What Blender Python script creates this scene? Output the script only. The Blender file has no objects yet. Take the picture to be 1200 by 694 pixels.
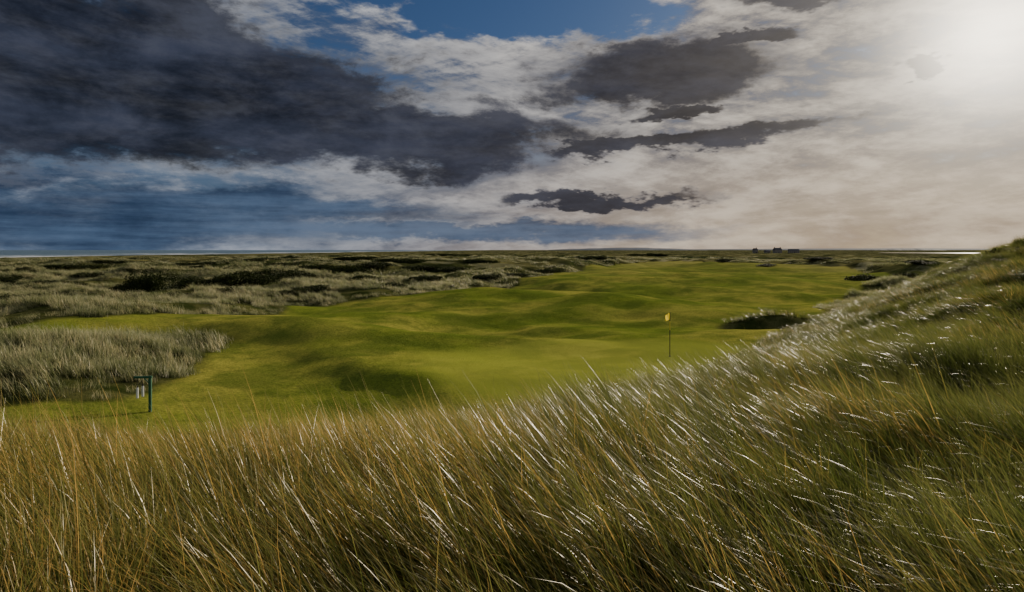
import bpy, math, numpy as np
from mathutils import Vector
rng=np.random.default_rng(7)
scene=bpy.context.scene
F=733.0; EYE=5.2
SUN_AZ=math.radians(38.0); SUN_EL=math.radians(15.5)
sdir=np.array([math.sin(SUN_AZ)*math.cos(SUN_EL),math.cos(SUN_AZ)*math.cos(SUN_EL),math.sin(SUN_EL)])
def lin(r,g,b):
    f=lambda c:(c/255/12.92) if c/255<=0.04045 else ((c/255+0.055)/1.055)**2.4
    return (f(r),f(g),f(b),1)
# ---------------------------------------------------------------- noise
TAB=np.random.default_rng(11).random((256,256))
def vn(x,y,o=0):
    x=x+o*17.3; y=y+o*31.7
    xi=np.floor(x).astype(int); yi=np.floor(y).astype(int); fx=x-xi; fy=y-yi
    fx=fx*fx*(3-2*fx); fy=fy*fy*(3-2*fy)
    a=TAB[xi%256,yi%256]; b=TAB[(xi+1)%256,yi%256]; c=TAB[xi%256,(yi+1)%256]; d=TAB[(xi+1)%256,(yi+1)%256]
    return (a*(1-fx)+b*fx)*(1-fy)+(c*(1-fx)+d*fx)*fy
def fbm(x,y,o=0,n=4):
    s=0;a=.5;t=0
    for i in range(n):
        s=s+a*vn(x*2**i,y*2**i,o+i); t+=a; a*=.5
    return s/t
def sm(a,b,x):
    t=np.clip((x-a)/(b-a),0,1); return t*t*(3-2*t)
def segdist(x,y,P,closed):
    n=len(P); best=np.full(x.shape,1e18); sgn=np.zeros(x.shape); inside=np.zeros(x.shape,bool)
    for i in range(n if closed else n-1):
        ax,ay=P[i]; bx,by=P[(i+1)%n]
        dx,dy=bx-ax,by-ay
        t=np.clip(((x-ax)*dx+(y-ay)*dy)/(dx*dx+dy*dy),0,1)
        ex,ey=x-ax-t*dx,y-ay-t*dy
        d=ex*ex+ey*ey
        cr=-(dx*(y-ay)-dy*(x-ax))
        m=d<best-1e-9
        sgn=np.where(m,np.sign(cr),sgn); best=np.where(m,d,best)
        if closed:
            c=((ay>y)!=(by>y)); 
            xx=(bx-ax)*(y-ay)/(by-ay if by!=ay else 1e-9)+ax
            inside^=(c&(x<xx))
    d=np.sqrt(best)
    return np.where(inside,d,-d) if closed else d*sgn
TOE=[(-200,15),(-60,15.5),(-16,16.2),(-9,17),(-3,17.5),(2.5,20.5),(8,26.5),(14,33.5),(20,42),(27,52),(45,75),(70,103),(120,150),(220,200)]
def PX(px,py,z=0):
    d=(EYE-z)*F/(py-293); return ((px-600)/F*d,d)
FAIR=[PX(*p) for p in [(-300,520),(-300,500),(0,482),(130,466),(200,442),(250,418),(272,402),(245,396),(120,401),(0,410),(-200,424),(-200,416),(0,402),(110,391),(200,380),(320,366),(345,357),(450,351),(560,344),(600,334),(640,324),(700,313),(760,307),(870,309),(1000,315),(1050,322),(1000,342),(985,352),(960,362),(990,400),(980,480),(600,560),(100,560)]]
BX,BY=16.6,40.5
def fields(x,y):
    r=np.hypot(x,y)
    s=segdist(x,y,TOE,False)
    df=segdist(x,y,FAIR,True)
    df=np.minimum(df,(np.hypot((x-BX-1.4)/3.8,(y-BY-1.2)/2.6)-1)*3)
    wob=(fbm(x/3.0,y/3.0,3,3)-.5)*2.0+(fbm(x/11,y/11,4,2)-.5)*3.0*np.clip(r/80-.3,0,3)
    df=df+wob
    f=sm(-.5,.5,df)*(1-sm(-.6,.6,s+(fbm(x/2.5,y/2.5,5,3)-.5)*2.5))
    return s,df,f
def height(x,y,full=False):
    r=np.hypot(x,y)
    s,df,f=fields(x,y)
    h=(fbm(x/12,y/8,1,3)-.5)*2.0+(fbm(x/34,y/22,2,2)-.5)*3.0*np.clip(r/60,0,1)
    def g(px,py,rx,ry,a):
        cx,cy=PX(px,py); return 1.3*a*np.exp(-((x-cx)/rx)**2-((y-cy)/ry)**2)
    h=h*(0.3+.7*sm(6,24,np.hypot((x-6)*.7,(y-27))))   # putting green flatter
    h=h+g(360,392,8,2.8,.70)+g(540,400,7,2.5,.45)+g(520,470,4,2.4,-.25)+g(560,350,14,6.5,.7)+g(450,372,8,3.4,.5)+g(800,330,25,12,.7)+g(700,362,9,3.8,.35)+g(640,372,7,3.5,-.25)+g(880,345,9,5,.4)
    # terrace that falls away from the putting green towards the left
    def terr(px,py,drop,wdt,rad):
        cx,cy=PX(px,py); u=-((x-cx)*.80+(y-cy)*.60); v=(x-cx)*.60-(y-cy)*.80
        u=u+(fbm(x/4,y/4,17,3)-.5)*3.5
        return -drop*sm(0,wdt,u)*np.exp(-(v/rad)**4)*(1-sm(wdt+3,wdt+14,u))
    h=h+terr(455,428,.66,4.6,9)+terr(650,380,.5,4,10)+terr(620,330,.95,8,26)
    out=sm(0,5,-df)
    amp=.55+.8*sm(50,120,r)
    rough=out*(.3+amp*1.9*(fbm(x/7,y/5,6,3)-.25)*sm(0,8,-df+1)+1.3*sm(70,160,r)*(1-.65*sm(220,420,r))*(fbm(x/38,y/26,7,3)-.3))
    rough=rough*(1-.75*sm(300,800,r))
    rightflat=sm(0.05,.3,x/np.maximum(y,1))*sm(120,260,y)
    rough=rough*(1-.6*rightflat)
    left=(1-sm(-6,2,s))
    h=h*(1-.85*sm(220,500,r))+rough*left
    H=np.interp(y,[-20,0,15,58,90,160,260],[2.5,2.5,2.95,5.1,5.1,3.6,1.5])
    sp=np.maximum(s,0)
    dune=H*1.7*(1-np.exp(-(sp/12.5)**1.4))
    dune=np.minimum(dune, 5.3+0*dune)
    dn=sm(1,7,s)
    dune=dune+dn*((fbm(x/5,y/5,8,3)-.5)*1.3*sm(6,14,r)+(fbm(x/1.6,y/1.6,9,2)-.5)*.18)
    h=h*(1-sm(0,6,s))+dune
    pit=1-sm(.55,1.15,np.hypot((x-BX)/2.7,(y-BY)/1.9)+(fbm(x/1.5,y/1.5,14,2)-.5)*.3)
    h=h-1.3*pit+.6*np.exp(-((x-BX-1.0)/2.8)**2-((y-BY-2.6)/.9)**2)
    cst=-350+35*(fbm(y/150,y/150,12,2)-.5)-.02*(y-450)
    sea=1-sm(-60,0,x-cst)
    h=h*(1-.9*np.exp(-((x-cst)/150)**2))
    fore=np.exp(-((x-cst-18)/22)**2)*.15
    h=h+fore-sea*7.5
    if full: return h,s,df,f,sea,pit
    return h
def hz(x,y): return float(height(np.array([float(x)]),np.array([float(y)]))[0])
def on_ground(px,py):
    d=np.geomspace(4,4000,4000); x=(px-600)/F*d
    z=EYE-(py-293)/F*d; k=np.argmax(height(x,d)>=z)
    return float(x[k]),float(d[k]),hz(x[k],d[k])
# ---------------------------------------------------------------- node DSL
class T:
    def __init__(s,nt): s.nt=nt
    def n(s,t,**k):
        nd=s.nt.nodes.new(t)
        for a,b in k.items(): setattr(nd,a,b)
        return nd
    def put(s,sock,v):
        if isinstance(v,E): s.nt.links.new(v.o,sock)
        elif v is not None: sock.default_value=v
    def m(s,op,a,b=None,c=None):
        nd=s.n('ShaderNodeMath',operation=op)
        s.put(nd.inputs[0],a)
        if b is not None: s.put(nd.inputs[1],b)
        if c is not None: s.put(nd.inputs[2],c)
        return E(s,nd.outputs[0])
    def vm(s,op,a,b=None,scale=None):
        nd=s.n('ShaderNodeVectorMath',operation=op)
        s.put(nd.inputs[0],a)
        if b is not None: s.put(nd.inputs[1],b)
        if scale is not None: s.put(nd.inputs['Scale'],scale)
        return E(s,nd.outputs['Value' if op in('DOT_PRODUCT','LENGTH') else 'Vector'])
    def xyz(s,x,y,z):
        nd=s.n('ShaderNodeCombineXYZ')
        for i,v in enumerate((x,y,z)): s.put(nd.inputs[i],v)
        return E(s,nd.outputs[0])
    def sep(s,v):
        nd=s.n('ShaderNodeSeparateXYZ'); s.put(nd.inputs[0],v); return [E(s,o) for o in nd.outputs]
    def noise(s,v,scale,detail=4,rough=.55,dist=0,color=False):
        nd=s.n('ShaderNodeTexNoise'); s.put(nd.inputs['Vector'],v); s.put(nd.inputs['Scale'],scale)
        nd.inputs['Detail'].default_value=detail; nd.inputs['Roughness'].default_value=rough; nd.inputs['Distortion'].default_value=dist
        return E(s,nd.outputs['Color' if color else 'Fac'])
    def mix(s,f,a,b,blend='MIX'):
        nd=s.n('ShaderNodeMix',data_type='RGBA',blend_type=blend)
        s.put(nd.inputs[0],f); s.put(nd.inputs[6],a); s.put(nd.inputs[7],b); return E(s,nd.outputs[2])
    def ss(s,a,b,x):
        nd=s.n('ShaderNodeMapRange',interpolation_type='SMOOTHSTEP')
        s.put(nd.inputs['Value'],x); nd.inputs['From Min'].default_value=a; nd.inputs['From Max'].default_value=b
        return E(s,nd.outputs[0])
    def attr(s,name):
        nd=s.n('ShaderNodeAttribute',attribute_name=name); return E(s,nd.outputs['Fac'])
class E:
    def __init__(s,t,o): s.t=t; s.o=o
    def __add__(s,b): return s.t.m('ADD',s,b)
    __radd__=__add__
    def __sub__(s,b): return s.t.m('SUBTRACT',s,b)
    def __rsub__(s,b): return s.t.m('SUBTRACT',b,s)
    def __mul__(s,b): return s.t.m('MULTIPLY',s,b)
    __rmul__=__mul__
    def __truediv__(s,b): return s.t.m('DIVIDE',s,b)
    def __pow__(s,b): return s.t.m('POWER',s,b)
def newmat(name):
    m=bpy.data.materials.new(name); m.use_nodes=True; nt=m.node_tree; nt.nodes.clear()
    t=T(nt); out=t.n('ShaderNodeOutputMaterial'); return m,t,out
def principled(t,color,rough=.8,spec=.3,normal=None):
    p=t.n('ShaderNodeBsdfPrincipled'); t.put(p.inputs['Base Color'],color); t.put(p.inputs['Roughness'],rough)
    p.inputs['Specular IOR Level'].default_value=spec
    if normal is not None: t.nt.links.new(normal.o,p.inputs['Normal'])
    return p
def simple(name,col,rough=.7,spec=.3,var=.25,scale=8):
    m,t,out=newmat(name)
    pos=E(t,t.n('ShaderNodeNewGeometry').outputs['Position'])
    n=t.noise(pos,scale,5)
    c=t.mix(n,tuple(v*(1-var) for v in col[:3])+(1,),tuple(min(1,v*(1+var)) for v in col[:3])+(1,))
    p=principled(t,c,rough,spec); t.nt.links.new(p.outputs[0],out.inputs[0]); return m
# ---------------------------------------------------------------- world / sky
w=bpy.data.worlds.new("World"); scene.world=w; w.use_nodes=True
nt=w.node_tree; nt.nodes.clear(); t=T(nt)
wout=t.n('ShaderNodeOutputWorld'); bg=t.n('ShaderNodeBackground')
bg.inputs[1].default_value=0.1
sky=t.n('ShaderNodeTexSky',sky_type='NISHITA'); sky.sun_disc=False; sky.sun_elevation=SUN_EL; sky.sun_rotation=SUN_AZ
sky.air_density=1.2; sky.dust_density=1.0; sky.ozone_density=2.0
d=t.vm('NORMALIZE',E(t,t.n('ShaderNodeTexCoord').outputs['Generated']))
x,y,z=t.sep(d)
az=t.m('ARCTAN2',x,y)*(180/math.pi); el=t.m('ARCSINE',z)*(180/math.pi)
aniso=t.vm('MULTIPLY',d,(1,1,2.6))
w1=t.noise(aniso,3.0,5,.64); w2=t.noise(t.vm('ADD',aniso,(5,3,1)),4.0,6,.66)
az_=az+(w1-.5)*20.0; el_=el+(w2-.5)*8.0
def AE(px,py):
    a=math.degrees(math.atan((px-600)/F)); e=math.degrees(math.atan((293-py)/math.hypot(F,px-600))); return a,e
def ell(px,py,rx,ry,tilt=0):
    a,e=AE(px,py); a1,_=AE(px+rx,py); a0,_=AE(px-rx,py); _,e1=AE(px,py-ry); _,e0=AE(px,py+ry)
    ra=(a1-a0)/2; re=(e1-e0)/2
    u=(az_-a)/ra; v=((el_-e)-(az_-a)*tilt)/re
    return 1.0-t.m('SQRT',u*u+v*v)
def mx(*a):
    r=a[0]
    for b in a[1:]: r=t.m('MAXIMUM',r,b)
    return r
puff=t.noise(t.vm('MULTIPLY',d,(1,1,2.0)),6.5,8,.68,.2)
big=t.noise(t.vm('MULTIPLY',d,(1,1,4.0)),3.4,6,.60,.1)
# wisps, tilted up towards the sun side
tl=t.vm('ADD',t.xyz(az*.03,(el-az*.12)*.13,0.0),(3,8,0))
streak=t.noise(tl,2.2,7,.66,.25)
rip=t.noise(t.vm('ADD',t.xyz(az*.10,(el+az*.2)*.42,0.0),(1,2,0)),2.6,5,.6,.2)
band=t.noise(t.vm('ADD',t.xyz(az*.018,el*.22,0.0),(7,1,0)),2.0,6,.6)
blue=mx(ell(650,14,170,50),ell(470,-40,200,50),ell(560,24,80,34))
sd=t.m('MAXIMUM',t.vm('DOT_PRODUCT',d,tuple(sdir)),0.0)
near=sd**4.0
clr=t.mix(1.0,E(t,sky.outputs[0]),(.18,.26,.44,1),'MULTIPLY')
K=10.0
def kc(r,g,b,s=1): c=lin(r,g,b); return (c[0]*K*s,c[1]*K*s,c[2]*K*s,1)
mixn=streak*.42+puff*.38+rip*.20
hi=t.ss(.39,.59,mixn+t.ss(-45,20,az)*.10-.01-t.ss(-.2,.6,blue)*.26)
tex=t.ss(.41,.60,mixn)
hicol=t.mix(tex,t.mix(near,kc(64,75,97),kc(106,97,92)),t.mix(near,kc(212,215,221),kc(234,219,196)))
hzl=t.ss(-34,34,az)
hzcol=t.mix(hzl,kc(66,92,126),kc(190,162,130))
base=t.mix((1.0-t.ss(0,16,el))*.40,clr,hzcol)
base=t.mix(hi*.93,base,hicol)
base=t.mix((1.0-t.ss(0,13,el))*.62,base,t.mix(t.ss(.38,.62,streak*.5+band*.5),hzcol,t.mix(hzl,kc(140,156,180),kc(240,212,174))))
# dark clouds
e1=mx(ell(60,80,640,128,-.03),ell(440,162,300,46,-.01))
dk=mx(e1,ell(765,85,165,42),ell(800,172,190,14,.05),ell(700,232,130,10),ell(785,132,60,11),ell(1095,75,28,10),ell(985,-14,120,24),ell(900,50,70,12))
dsoft=dk+(puff-.5)*1.5+(streak-.5)*.4+(rip-.5)*.3
dm=t.ss(-.22,.30,dsoft)
dcol=t.mix(t.ss(.38,.64,big*.6+puff*.4),kc(15,18,26),kc(60,65,82))
dcol=t.mix(t.ss(.12,.85,1.0-dm)*.75,dcol,kc(130,136,150))
dcol=t.mix(near*.5,dcol,kc(82,77,78))
low=mx(ell(110,264,470,42,0),ell(330,248,300,20,.0),ell(30,212,170,18),ell(560,270,220,14))
lm=t.ss(-.40,.5,low+(band-.5)*1.6)
base=t.mix(lm*.88,base,t.mix(t.ss(.38,.62,band*.7+puff*.3),kc(32,47,72),kc(78,99,128)))
base=t.mix(dm*.96,base,dcol)
glow=(sd**330.0)*30.0+(sd**100.0)*4.2+(sd**22.0)*.95
gc=t.vm('SCALE',(1.0,.90,.73),scale=glow)
fin=t.vm('ADD',base,gc)
nt.links.new(fin.o,bg.inputs[0]); nt.links.new(bg.outputs[0],wout.inputs[0])
# ---------------------------------------------------------------- sun
sl=bpy.data.lights.new("sun",'SUN'); sl.energy=5; sl.angle=math.radians(.5); sl.color=(1,.87,.68)
so=bpy.data.objects.new("sun",sl); scene.collection.objects.link(so)
so.rotation_euler=Vector(-sdir).to_track_quat('-Z','Y').to_euler()
# ---------------------------------------------------------------- camera
cd=bpy.data.cameras.new("camera"); cd.sensor_width=36; cd.lens=F/1200*36; cd.shift_y=-54/1200; cd.clip_end=60000; cd.clip_start=.05
co=bpy.data.objects.new("camera",cd); scene.collection.objects.link(co); co.location=(0,0,EYE); co.rotation_euler=(math.pi/2,0,0); scene.camera=co
# ---------------------------------------------------------------- terrain
def mesh_obj(name,verts,faces,mat=None,smooth=False,link=True,parent=None):
    me=bpy.data.meshes.new(name); me.from_pydata([tuple(v) for v in verts] if not isinstance(verts,np.ndarray) else verts.tolist(),[],faces if isinstance(faces,list) else faces.tolist())
    if mat: me.materials.append(mat)
    if smooth: me.polygons.foreach_set('use_smooth',np.ones(len(me.polygons),bool))
    o=bpy.data.objects.new(name,me)
    if link: scene.collection.objects.link(o)
    if parent: o.parent=parent
    return o
R=np.concatenate([[.15],np.geomspace(.4,20000,800)])
A=np.radians(np.concatenate([np.linspace(-58,58,520),np.linspace(60,300,70)]))
nr,na=len(R),len(A)
rr,aa=np.meshgrid(R,A,indexing='ij'); X=(rr*np.sin(aa)).ravel(); Y=(rr*np.cos(aa)).ravel()
Z,S,DF,FM,SEA,PIT=height(X,Y,True)
V=np.stack([X,Y,Z],1)
i,j=np.meshgrid(np.arange(nr-1),np.arange(na),indexing='ij'); i=i.ravel(); j=j.ravel(); j2=(j+1)%na
Fc=np.stack([i*na+j,(i+1)*na+j,(i+1)*na+j2,i*na+j2],1)[:, ::-1]
def gattr(me,name,vals):
    a=me.attributes.new(name,'FLOAT','POINT'); a.data.foreach_set('value',np.asarray(vals,np.float32).ravel())
gm,t,out=newmat("links_ground")
pos=E(t,t.n('ShaderNodeNewGeometry').outputs['Position'])
fa=t.attr('fair'); dn=t.attr('dune'); sd_=t.attr('sand'); fr=t.attr('far'); gr=t.attr('green')
n_big=t.noise(pos,.09,4); n_mid=t.noise(pos,.7,5,.6); n_f=t.noise(pos,9,5,.8); n_g=t.noise(t.vm('MULTIPLY',pos,(1,.45,1)),.02,5,.6)
n_p=t.noise(t.vm('ADD',pos,(9,4,0)),.22,5,.62)
fcol=t.mix(t.ss(.38,.62,n_big),(.20,.245,.032,1),(.40,.37,.065,1))
fcol=t.mix(t.ss(.45,.58,n_p)*.65,fcol,(.10,.145,.022,1))
fcol=t.mix(t.ss(.4,.7,n_mid)*.45,fcol,(.11,.155,.022,1))
fcol=t.mix(t.ss(.42,.66,n_f)*.6*(1.0-gr*.6),fcol,(.05,.075,.014,1))
fcol=t.mix(gr*.5,fcol,(.37,.385,.06,1))
fcol=t.mix(fr*.6,fcol,t.mix(t.ss(.4,.6,n_g),(.16,.18,.040,1),(.38,.33,.10,1)))
rcol=t.mix(t.ss(.35,.65,n_mid),(.035,.05,.012,1),(.12,.12,.04,1))
rcol=t.mix(t.ss(.4,.65,n_f)*.5,rcol,(.022,.028,.008,1))
farc=t.mix(t.ss(.42,.58,n_g),(.026,.040,.012,1),(.18,.165,.06,1))
farc=t.mix(t.ss(.46,.55,t.noise(pos,.05,5,.6))*.85,farc,(.012,.018,.007,1))
farc=t.mix(t.ss(.54,.60,t.noise(t.vm('MULTIPLY',pos,(.6,1,1)),.11,5,.65))*.8,farc,(.36,.33,.17,1))
rcol=t.mix(fr,rcol,farc)
c=t.mix(fa,rcol,fcol); c=t.mix(dn,c,(.03,.034,.012,1)); c=t.mix(t.attr('pit')*.85,c,(.018,.028,.008,1)); c=t.mix(sd_,c,(.3,.25,.17,1))  # pit mask paints the bunker's shade into the ground colour
bh=n_f*.07*(1.0-gr*.7)+n_mid*.2*(1.0-gr*.6)+t.noise(pos,45,3,.7)*.02
bp=t.n('ShaderNodeBump'); bp.inputs['Strength'].default_value=.85; bp.inputs['Distance'].default_value=1; t.put(bp.inputs['Height'],bh)
p=principled(t,c,1,.0,E(t,bp.outputs[0]))
t.nt.links.new(p.outputs[0],out.inputs[0])
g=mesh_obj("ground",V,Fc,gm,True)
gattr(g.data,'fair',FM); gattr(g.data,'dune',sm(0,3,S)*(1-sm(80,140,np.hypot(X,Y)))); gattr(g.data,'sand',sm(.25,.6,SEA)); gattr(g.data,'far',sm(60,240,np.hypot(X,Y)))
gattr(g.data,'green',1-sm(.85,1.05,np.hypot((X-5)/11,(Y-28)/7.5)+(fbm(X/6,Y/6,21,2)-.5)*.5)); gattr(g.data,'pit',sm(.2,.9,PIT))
# sea
m,t,out=newmat("sea_water")
pos=E(t,t.n('ShaderNodeNewGeometry').outputs['Position']); px_,py_,pz_=t.sep(pos)
wn=t.noise(t.vm('MULTIPLY',pos,(.02,.004,1)),1,6,.6)
off=(px_+400.0+(py_-450.0)*.02)*-1.0
foam=t.ss(.44,.50,wn-t.m('MAXIMUM',off-60.0,0.0)*.0004)
c=t.mix(foam,(.08,.14,.19,1),(.85,.87,.88,1))
bp=t.n('ShaderNodeBump'); bp.inputs['Strength'].default_value=.9; bp.inputs['Distance'].default_value=1.5; t.put(bp.inputs['Height'],t.noise(pos,.3,6,.7))
p=principled(t,c,.6,.3,E(t,bp.outputs[0])); t.nt.links.new(p.outputs[0],out.inputs[0])
mesh_obj("sea",[(-25000,-3000,-2.9),(-330,-3000,-2.9),(-330,25000,-2.9),(-25000,25000,-2.9)],[(0,1,2,3)],m)
# ---------------------------------------------------------------- grass
def grass_mat(name,root,mid,tip,straw,strawamt=.3,trans=.35,rough=.35,spec=.5,zone=False):
    m,t,out=newmat(name)
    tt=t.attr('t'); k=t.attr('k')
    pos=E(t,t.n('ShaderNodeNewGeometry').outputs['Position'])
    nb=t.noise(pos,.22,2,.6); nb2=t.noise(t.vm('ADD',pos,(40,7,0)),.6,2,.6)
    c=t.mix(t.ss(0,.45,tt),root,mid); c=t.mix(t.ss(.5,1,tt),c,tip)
    sv=k*.65+nb*.7-.17
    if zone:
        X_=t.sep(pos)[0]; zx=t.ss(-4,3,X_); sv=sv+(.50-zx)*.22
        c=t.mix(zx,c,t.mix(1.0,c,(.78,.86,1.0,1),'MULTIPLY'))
    sf=t.ss(1-strawamt,1-strawamt+.12,sv)
    c=t.mix(sf*t.ss(.05,.5,tt),c,straw)
    c=t.mix(t.ss(.40,.60,nb2)*.75,c,t.mix(1.0,c,(.40,.50,.36,1),'MULTIPLY'))
    p=principled(t,c,rough,spec); p.inputs['Specular Tint'].default_value=(1,.88,.68,1)
    tr=t.n('ShaderNodeBsdfTranslucent'); t.put(tr.inputs[0],c)
    ms=t.n('ShaderNodeMixShader'); ms.inputs[0].default_value=trans
    t.nt.links.new(p.outputs[0],ms.inputs[1]); t.nt.links.new(tr.outputs[0],ms.inputs[2]); t.nt.links.new(ms.outputs[0],out.inputs[0])
    return m
def clump(name,mat,n,rad,h0,h1,width,th0,th1,wind=1.0,seg=5,groups=0,seed=0,gs=.07):
    r=np.random.default_rng(seed)
    gi=np.zeros(n,int); gl=np.ones(1)
    if groups:
        gx=r.uniform(-rad,rad,groups); gy=r.uniform(-rad,rad,groups); gi=r.integers(0,groups,n)
        gl=r.uniform(.65,1.25,groups); ga=r.normal(0,.35/wind,groups)
        bx=gx[gi]+r.normal(0,gs,n); by=gy[gi]+r.normal(0,gs,n)
    else:
        a=r.uniform(0,6.283,n); q=rad*np.sqrt(r.random(n)); bx=q*np.cos(a); by=q*np.sin(a); ga=np.zeros(1)
    L=r.uniform(h0,h1,n)*(1.15-.3*r.random(n))*gl[gi]
    az=math.pi+r.normal(0,.8,n)/wind+ga[gi]
    a0=np.abs(r.normal(th0,.16,n)); a1=r.normal(th1,.3,n)
    k=r.random(n); tw=r.normal(0,.9,n)
    W=width*r.uniform(.5,1.3,n)
    verts=np.zeros((n,seg+1,2,3)); px=bx.copy(); py=by.copy(); pz=np.full(n,-.06)
    for s in range(seg+1):
        u=s/seg; th=a0+a1*u*u
        if s>0:
            px=px+np.sin(th)*np.cos(az)*L/seg; py=py+np.sin(th)*np.sin(az)*L/seg; pz=pz+np.cos(th)*L/seg
        wa=az+math.pi/2+tw*(.7+.35*u)
        ww=W*.5*(1-u**1.6)*(.7 if s==0 else 1)+.0003
        dx=np.cos(wa)*ww; dy=np.sin(wa)*ww
        verts[:,s,0]=np.stack([px-dx,py-dy,pz],1); verts[:,s,1]=np.stack([px+dx,py+dy,pz],1)
    V=verts.reshape(-1,3); b=(np.arange(n)*(seg+1)*2)[:,None]; s=(np.arange(seg)*2)[None]
    o=(b+s).ravel(); Fc=np.stack([o,o+1,o+3,o+2],1)
    ob=mesh_obj(name,V,Fc,mat,True,link=False)
    tt=np.tile(np.repeat(np.linspace(0,1,seg+1),2),n); gattr(ob.data,'t',tt); gattr(ob.data,'k',np.repeat(k,(seg+1)*2))
    return ob
def scatter(name,coll_objs,P,rot,scl):
    col=bpy.data.collections.new(name+"_tufts")
    for o in coll_objs: col.objects.link(o)
    me=bpy.data.meshes.new(name); me.from_pydata(P.tolist(),[],[])
    ob=bpy.data.objects.new(name,me); scene.collection.objects.link(ob)
    a=me.attributes.new('rot','FLOAT_VECTOR','POINT'); a.data.foreach_set('vector',rot.astype(np.float32).ravel())
    a=me.attributes.new('scl','FLOAT_VECTOR','POINT'); a.data.foreach_set('vector',scl.astype(np.float32).ravel())
    a=me.attributes.new('idx','INT','POINT'); a.data.foreach_set('value',np.random.default_rng(3).integers(0,len(coll_objs),len(P)).astype(np.int32))
    ng=bpy.data.node_groups.new(name,'GeometryNodeTree')
    ng.interface.new_socket('Geometry',in_out='INPUT',socket_type='NodeSocketGeometry'); ng.interface.new_socket('Geometry',in_out='OUTPUT',socket_type='NodeSocketGeometry')
    N=ng.nodes; L=ng.links
    gi=N.new('NodeGroupInput'); go=N.new('NodeGroupOutput'); ip=N.new('GeometryNodeInstanceOnPoints'); ci=N.new('GeometryNodeCollectionInfo')
    ci.inputs['Collection'].default_value=col; ci.inputs['Separate Children'].default_value=True; ci.inputs['Reset Children'].default_value=True
    def na(nm,ty):
        x=N.new('GeometryNodeInputNamedAttribute'); x.data_type=ty; x.inputs['Name'].default_value=nm; return x.outputs['Attribute']
    e2r=N.new('FunctionNodeEulerToRotation')
    L.new(gi.outputs[0],ip.inputs['Points']); L.new(ci.outputs[0],ip.inputs['Instance']); ip.inputs['Pick Instance'].default_value=True
    L.new(na('idx','INT'),ip.inputs['Instance Index']); L.new(na('rot','FLOAT_VECTOR'),e2r.inputs[0]); L.new(e2r.outputs[0],ip.inputs['Rotation']); L.new(na('scl','FLOAT_VECTOR'),ip.inputs['Scale'])
    L.new(ip.outputs[0],go.inputs[0])
    md=ob.modifiers.new('scatter','NODES'); md.node_group=ng
    print(name,len(P)); return ob
def cand(r0,r1,dens,half=50):
    h=math.radians(half); n=int(h*(r1*r1-r0*r0)*dens)
    r=np.sqrt(rng.uniform(r0*r0,r1*r1,n)); a=rng.uniform(-h,h,n)
    return r*np.sin(a),r*np.cos(a)
def grid(x0,x1,y0,y1,sp,slope=1.15):
    gx,gy=np.meshgrid(np.arange(x0,x1,sp),np.arange(y0,y1,sp)); x=gx.ravel()+rng.uniform(-.25,.25,gx.size)*sp; y=gy.ravel()+rng.uniform(-.25,.25,gx.size)*sp
    k=np.abs(x)<y*slope+3; return x[k],y[k]
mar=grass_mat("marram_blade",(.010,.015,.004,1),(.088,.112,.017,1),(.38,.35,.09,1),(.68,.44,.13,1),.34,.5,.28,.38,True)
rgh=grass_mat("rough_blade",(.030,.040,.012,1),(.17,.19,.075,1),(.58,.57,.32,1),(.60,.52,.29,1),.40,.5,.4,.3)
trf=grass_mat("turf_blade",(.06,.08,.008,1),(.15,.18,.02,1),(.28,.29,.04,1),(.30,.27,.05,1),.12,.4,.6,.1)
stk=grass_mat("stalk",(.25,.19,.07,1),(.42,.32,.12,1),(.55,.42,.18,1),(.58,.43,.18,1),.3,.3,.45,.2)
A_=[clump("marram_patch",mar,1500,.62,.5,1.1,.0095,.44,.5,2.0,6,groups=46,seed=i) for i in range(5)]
St=[clump("stalk_patch",stk,14,.6,.8,1.1,.0075,.45,.35,2.0,6,seed=15+i) for i in range(4)]
B_=[clump("dune_patch",mar,1200,1.05,.5,.95,.015,.38,.5,1.7,4,groups=46,gs=.13,seed=20+i) for i in range(4)]
Bs=[clump("dune_tuft",mar,60,.3,.4,.8,.012,.28,.6,1.5,4,seed=30+i) for i in range(3)]
C_=[clump("rough_patch",rgh,1100,1.15,.3,.68,.022,.25,.55,1.3,3,groups=34,gs=.14,seed=40+i) for i in range(4)]
Cs=[clump("rough_tuft",rgh,50,.35,.25,.55,.014,.25,.55,1.0,3,seed=50+i) for i in range(3)]
D_=[clump("far_tuft",rgh,40,.9,.3,.65,.05,.25,.5,1.0,3,seed=60+i) for i in range(4)]
Tf=[clump("turf_tuft",trf,60,.32,.04,.12,.008,.4,.6,.5,2,seed=70+i) for i in range(3)]
def place(name,objs,x,y,s,rz,tilt=.04):
    e=.4; zz=height(x,y); gxx=(height(x+e,y)-height(x-e,y))/(2*e); gyy=(height(x,y+e)-height(x,y-e))/(2*e)
    n=np.stack([-gxx,-gyy,np.ones_like(x)],1); n/=np.linalg.norm(n,axis=1)[:,None]
    c_,s_=np.cos(rz),np.sin(rz); nx=n[:,0]*c_+n[:,1]*s_; ny=-n[:,0]*s_+n[:,1]*c_
    a=-np.arcsin(ny); b=np.arctan2(nx,n[:,2])
    rot=np.stack([a+rng.normal(0,tilt,len(x)),b+rng.normal(0,tilt,len(x)),rz],1)
    s3=np.stack([np.maximum(s,.75) if objs in (A_,B_,C_) else s]*2+[s*rng.uniform(.9,1.1,len(x))],1)
    scatter(name,objs,np.stack([x,y,zz],1),rot,s3)
x,y=grid(-26,26,-1,16,.85,1.5); s_,df,f=fields(x,y); r=np.hypot(x,y); kp=(s_>1.0)&(r>1.9)&(r<17); x,y,s_=x[kp],y[kp],s_[kp]
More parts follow.
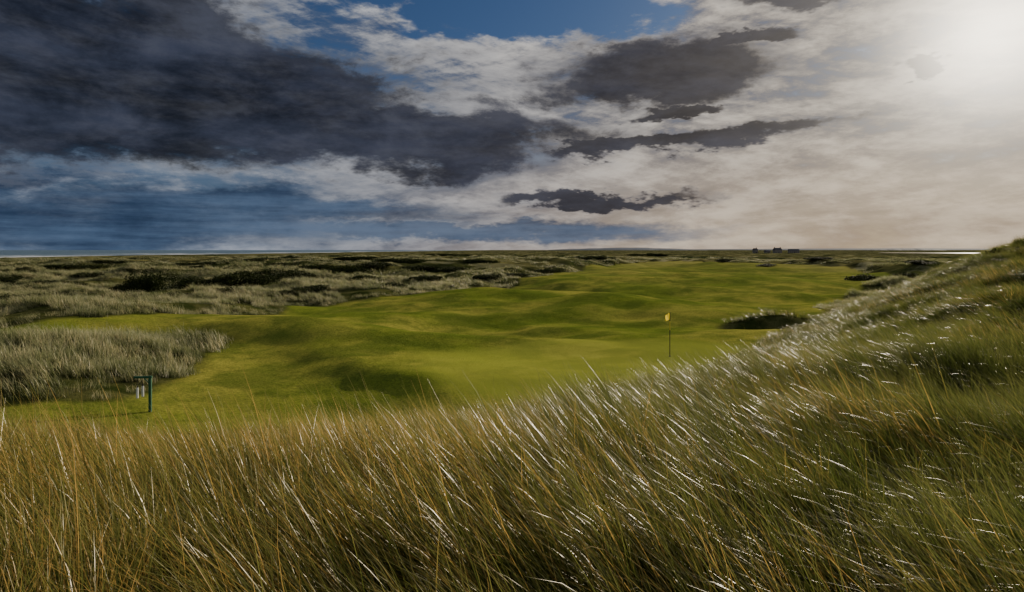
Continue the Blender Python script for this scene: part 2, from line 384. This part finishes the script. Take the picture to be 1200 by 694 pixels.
sc=(.50+.80*fbm(x/1.6,y/1.6,31,2))*(.45+.55*sm(0,6,s_)); sc=np.where(np.hypot(x,y)<5,np.minimum(sc,.98),sc); rz=rng.normal(0,1,len(x))*np.where(x<-.5,.5,.25)
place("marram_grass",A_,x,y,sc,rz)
kp=(s_>11.5)
place("marram_seed_stalks",St,x[kp]+.1,y[kp],sc[kp]*.82,rz[kp])
x,y=grid(-30,90,14,90,1.6); s_,df,f=fields(x,y); r=np.hypot(x,y); kp=(s_>1.2)&(r>=16); x,y,s_=x[kp],y[kp],s_[kp]
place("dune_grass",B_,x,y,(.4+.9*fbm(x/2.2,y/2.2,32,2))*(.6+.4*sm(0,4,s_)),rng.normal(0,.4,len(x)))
x,y=cand(13,75,3.5,52); s_,df,f=fields(x,y); kp=(s_>-.3)&(s_<2.2)&(np.hypot((x-BX)/3.0,(y-BY)/2.2)>1)|((np.hypot((x-BX-1.2)/3.4,(y-BY-2.8)/1.0)<1)); x,y=x[kp],y[kp]
place("dune_edge_grass",Bs,x,y,.4+.8*fbm(x/1.8,y/1.8,32,2),rng.normal(0,.6,len(x)))
x,y=grid(-110,60,16,110,1.9); s_,df,f=fields(x,y); kp=(s_<0)&(df<-1.0)&(fbm(x/5,y/3.5,33,3)>.30+.16*sm(38,60,np.hypot(x,y))); kp&=np.hypot((x-BX)/5,(y-BY)/4)>1; x,y,df=x[kp],y[kp],df[kp]
place("rough_grass",C_,x,y,(.5+1.1*fbm(x/3,y/3,34,2)),rng.normal(0,.5,len(x)))
x,y=cand(16,95,3,52); s_,df,f=fields(x,y); kp=(s_<.5)&(f<.4)&(df>-2.0)&(np.hypot((x-BX)/4,(y-BY)/3)>1); x,y=x[kp],y[kp]
place("rough_edge_grass",Cs,x,y,(.4+.9*fbm(x/2.5,y/2.5,34,2)),rng.normal(0,.7,len(x)))
x,y=cand(95,330,.4,48); s_,df,f,=fields(x,y); hh=height(x,y); kp=(f<.3)&(hh>-1)&(rng.random(len(x))<sm(.48,.62,fbm(x/14,y/9,35,3))); x,y=x[kp],y[kp]
place("distant_dune_grass",D_,x,y,(.6+1.0*fbm(x/6,y/6,36,2)),rng.normal(0,.9,len(x)))
x,y=cand(14,40,5,50); s_,df,f=fields(x,y); gg=np.hypot((x-5)/11,(y-28)/7.5); kp=(f>.3)&(gg>1)&(rng.random(len(x))<sm(.40,.6,fbm(x/2.5,y/2.5,37,3))+.15*(df<2)); x,y=x[kp],y[kp]
place("fairway_turf",Tf,x,y,rng.uniform(.6,1.3,len(x)),rng.uniform(0,6.28,len(x)))
# ---------------------------------------------------------------- gorse bushes
gmt=grass_mat("gorse_leaf",(.012,.018,.006,1),(.03,.042,.010,1),(.06,.075,.02,1),(.07,.06,.03,1),.2,.15,.7,.1)
def bush_mesh(seed,n=5200):
    r=np.random.default_rng(seed); lobes=[(r.uniform(-1,1)*.75,r.uniform(-.6,.6),r.uniform(.1,.4),r.uniform(.28,.55)) for _ in range(9)]
    C=[];
    for k in range(n):
        lx,ly,lz,lr=lobes[r.integers(len(lobes))]; v=r.normal(size=3); v/=np.linalg.norm(v)
        rad=lr*(r.random()**.25)*(1+.25*math.sin(7*v[0]+seed)*math.cos(6*v[1]))
        C.append((lx+v[0]*rad,ly+v[1]*rad,max(0,lz+v[2]*rad*.85)))
    C=np.array(C); s=.035*r.uniform(.5,1.4,n)[:,None]
    u=r.normal(size=(n,3)); u/=np.linalg.norm(u,axis=1)[:,None]; w_=r.normal(size=(n,3)); w_=np.cross(u,w_); w_/=np.linalg.norm(w_,axis=1)[:,None]
    V=np.stack([C-u*s-w_*s*.5,C+u*s-w_*s*.5,C+u*s*1.1+w_*s*.5,C-u*s+w_*s*.5],1).reshape(-1,3)
    Fc=np.arange(n*4).reshape(-1,4)
    ob=mesh_obj("gorse",V,Fc,gmt,False,link=False); gattr(ob.data,'t',np.repeat(r.uniform(.2,1,n),4)); gattr(ob.data,'k',np.repeat(r.random(n),4))
    return ob.data
BM=[bush_mesh(i) for i in range(4)]
def bush(px,py,wpx,hpx,k):
    x,y,z=on_ground(px,py); o=bpy.data.objects.new("gorse_bush",BM[k%4]); scene.collection.objects.link(o)
    o.location=(x,y,z-.15); wd=wpx/F*y; o.scale=(wd/2.4,min(wd,7)/2.6,hpx/F*y/.75); o.rotation_euler=(0,0,(k%5)*.25)
for k,b in enumerate([(172,340,46,22),(150,342,50,12),(235,336,80,12),(290,332,90,14),(340,330,70,14),(400,322,80,12),(20,354,70,11),(60,350,60,9),(455,338,50,8),(500,328,50,7),(560,308,60,5),(470,308,70,6),(640,320,40,6),(600,324,60,5),(1168,305,34,16),(1196,300,22,12),(1010,329,50,8),(1062,326,34,8),(1100,322,30,8),(900,312,60,4),(760,300,60,3),(110,324,70,6),(850,306,40,3),(330,312,60,5),(240,310,90,4),(420,304,90,4),(520,300,80,3),
  (200,334,90,12),(310,324,90,9),(440,314,70,8),(60,335,90,7),(10,322,90,6),(180,318,70,5),(530,318,60,6),(380,340,60,8),(120,352,60,7),(690,304,60,4),(960,304,60,3),(1080,308,50,4),(1130,330,30,10),(1085,345,36,9),
  (265,344,60,9),(430,330,60,9),(90,314,90,5),(300,306,100,4),(370,316,70,7),(210,348,50,8),(30,342,50,9),(490,316,60,6),(570,326,40,6),(130,308,90,4),(15,330,60,8),(345,344,44,7)]): bush(*b,k)
# ---------------------------------------------------------------- golf flag
def cyl(name,p0,p1,r0,r1,mat,parent,n=10):
    p0=Vector(p0);p1=Vector(p1);q=(p1-p0).to_track_quat('Z','Y'); V=[];
    for p,r in((p0,r0),(p1,r1)):
        for i in range(n):
            a=6.2832*i/n; V.append(p+q@Vector((r*math.cos(a),r*math.sin(a),0)))
    Fc=[(i,(i+1)%n,n+(i+1)%n,n+i) for i in range(n)]+[tuple(range(n))[::-1],tuple(range(n,2*n))]
    return mesh_obj(name,V,Fc,mat,False,parent=parent)
def box(name,c,s,mat,parent,bev=.006):
    import bmesh
    bm=bmesh.new(); bmesh.ops.create_cube(bm,size=1)
    for v in bm.verts: v.co=Vector((v.co.x*s[0]+c[0],v.co.y*s[1]+c[1],v.co.z*s[2]+c[2]))
    if bev: bmesh.ops.bevel(bm,geom=bm.edges[:],offset=bev,segments=2,affect='EDGES')
    me=bpy.data.meshes.new(name); bm.to_mesh(me); bm.free(); me.materials.append(mat)
    o=bpy.data.objects.new(name,me); scene.collection.objects.link(o); o.parent=parent; return o
def empty(name,loc,rz=0):
    e=bpy.data.objects.new(name,None); scene.collection.objects.link(e); e.location=loc; e.rotation_euler=(0,0,rz); return e
yel=simple("yellow_paint",(.80,.60,.06)); blk=simple("dark_paint",(.02,.02,.02)); grn=simple("green_paint",(.02,.10,.055),.5); wht=simple("white_plastic",(.7,.7,.68),.4)
ycl,t,out=newmat("yellow_flag_cloth"); a_=t.n('ShaderNodeBsdfDiffuse'); b_=t.n('ShaderNodeBsdfTranslucent'); a_.inputs[0].default_value=(.85,.65,.05,1); b_.inputs[0].default_value=(.85,.65,.05,1)
ms=t.n('ShaderNodeMixShader'); t.nt.links.new(a_.outputs[0],ms.inputs[1]); t.nt.links.new(b_.outputs[0],ms.inputs[2]); t.nt.links.new(ms.outputs[0],out.inputs[0])
fx,fy,fz=on_ground(785,418)
fl=empty("golf_flag",(fx,fy,fz))
for i in range(5): cyl("pole_section_%d"%(i+1),(0,0,.43*i-.02),(0,0,.43*(i+1)-.02),.019,.019,yel if i==3 else blk,fl)
V=[];Fc=[]
for i in range(9):
    for j in range(7):
        u=i/8;v=j/6; V.append((-u*.20-.012*math.sin(v*5),.05*math.sin(u*7+v*2)*u,2.12-.32*v*(1-.1*u)-u*.14))
for i in range(8):
    for j in range(6): Fc.append((i*7+j,i*7+j+1,(i+1)*7+j+1,(i+1)*7+j))
mesh_obj("flag_cloth",V,Fc,ycl,True,parent=fl)
cyl("hole_cup",(0,0,-.1),(0,0,.012),.054,.054,blk,fl,16)
# ---------------------------------------------------------------- green post with arm
px0,py0,pz0=on_ground(176,483)
ps=empty("wooden_signpost",(px0,py0,pz0),.1); k=py0/20.5; ps.scale=(k,k,k)
box("post",(0,0,.56),(.08,.08,1.24),grn,ps); box("arm",(-.22,0,1.14),(.56,.07,.07),grn,ps)
cyl("brace",(-.20,0,1.12),(-.02,0,.92),.018,.018,grn,ps)
for i,xx in enumerate((-.40,-.23)):
    cyl("bottle_%d"%(i+1),(xx,0,.46+.05*i),(xx,0,.80+.05*i),.036,.034,wht,ps,14); cyl("bottle_cap_%d"%(i+1),(xx,0,.80+.05*i),(xx,0,.86+.05*i),.02,.018,blk,ps); cyl("hanger_%d"%(i+1),(xx,0,.85),(xx,0,1.12),.005,.005,blk,ps)
# ---------------------------------------------------------------- farm buildings
stone=simple("stone_wall",(.22,.2,.17),.9,.1); slate=simple("slate_roof",(.06,.06,.07),.6); glass=simple("window_glass",(.03,.035,.04),.1,.6)
def house(px,dist,wd,dp,hh,rh,name,chim=2,rz=0.2):
    x=(px-600)/F*dist; z=hz(x,dist)
    e=empty(name,(x,dist,z),rz)
    box("walls",(0,0,hh/2),(wd,dp,hh),stone,e,0)
    a=wd/2+.3;b=dp/2+.3
    mesh_obj("roof",[(-a,-b,hh-.05),(a,-b,hh-.05),(a,b,hh-.05),(-a,b,hh-.05),(-a,0,hh+rh),(a,0,hh+rh)],[(0,1,5,4),(2,3,4,5),(0,4,3),(1,2,5),(3,2,1,0)],slate,parent=e)
    for i in range(chim): box("chimney_%d"%(i+1),((-1)**i*(wd/2-1),0,hh+rh),(1,.8,2.4),stone,e,0)
    nw=max(2,int(wd/3.2))
    for f_ in range(max(1,int(hh/2.8))):
        for i in range(nw): box("window_%d_%d"%(f_+1,i+1),(-wd/2+wd*(i+.5)/nw,-dp/2-.02,1.5+2.7*f_),(1,.08,1.3),glass,e,0)
    box("door",(wd*.04,-dp/2-.03,1.05),(1,.1,2.1),blk,e,0)
house(885,1000,6,6,5.0,2.8,"farmhouse",1); house(911,1000,12,7,5.4,3.4,"farmhouse"); house(930,1030,16,8,4.0,2.6,"stone_barn",0,-.1); house(899,1050,9,6,3,2,"stone_barn",0,.4)
# ---------------------------------------------------------------- estuary channel
m,t,out=newmat("estuary_water"); pos=E(t,t.n('ShaderNodeNewGeometry').outputs['Position'])
bp=t.n('ShaderNodeBump'); bp.inputs['Strength'].default_value=.3; t.put(bp.inputs['Height'],t.noise(pos,.8,4))
p=principled(t,t.mix(t.noise(pos,.02,3),(.04,.06,.07,1),(.07,.08,.08,1)),.15,.5,E(t,bp.outputs[0])); t.nt.links.new(p.outputs[0],out.inputs[0])
V=[];cx,cy=(1120-600)/F*900,900
for i in range(48):
    a=6.2832*i/48; V.append((cx+(70+18*math.sin(3*a+1))*math.cos(a),cy+(110+30*math.sin(4*a))*math.sin(a),.75))
mesh_obj("estuary",V,[tuple(range(48))],m)
# ---------------------------------------------------------------- hills
def hills(px0,px1,dist,hmax,seed):
    n=80; V=[];Fc=[]
    for i in range(n):
        u=i/(n-1); px=px0+(px1-px0)*u; x=(px-600)/F*dist; hh=hmax*(math.sin(math.pi*u)**.6)*(.5+.8*float(fbm(np.array([u*5.+seed]),np.array([.3]))[0]))
        V+= [(x,dist-hh*4,-4),(x,dist,hh),(x,dist+hh*6,-4)]
    for i in range(n-1):
        for k in range(2): Fc.append((i*3+k,(i+1)*3+k,(i+1)*3+k+1,i*3+k+1))
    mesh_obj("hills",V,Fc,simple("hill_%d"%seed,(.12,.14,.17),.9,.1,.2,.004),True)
hills(640,830,9000,42,1); hills(1010,1110,8000,30,5); hills(760,1300,14000,45,9)
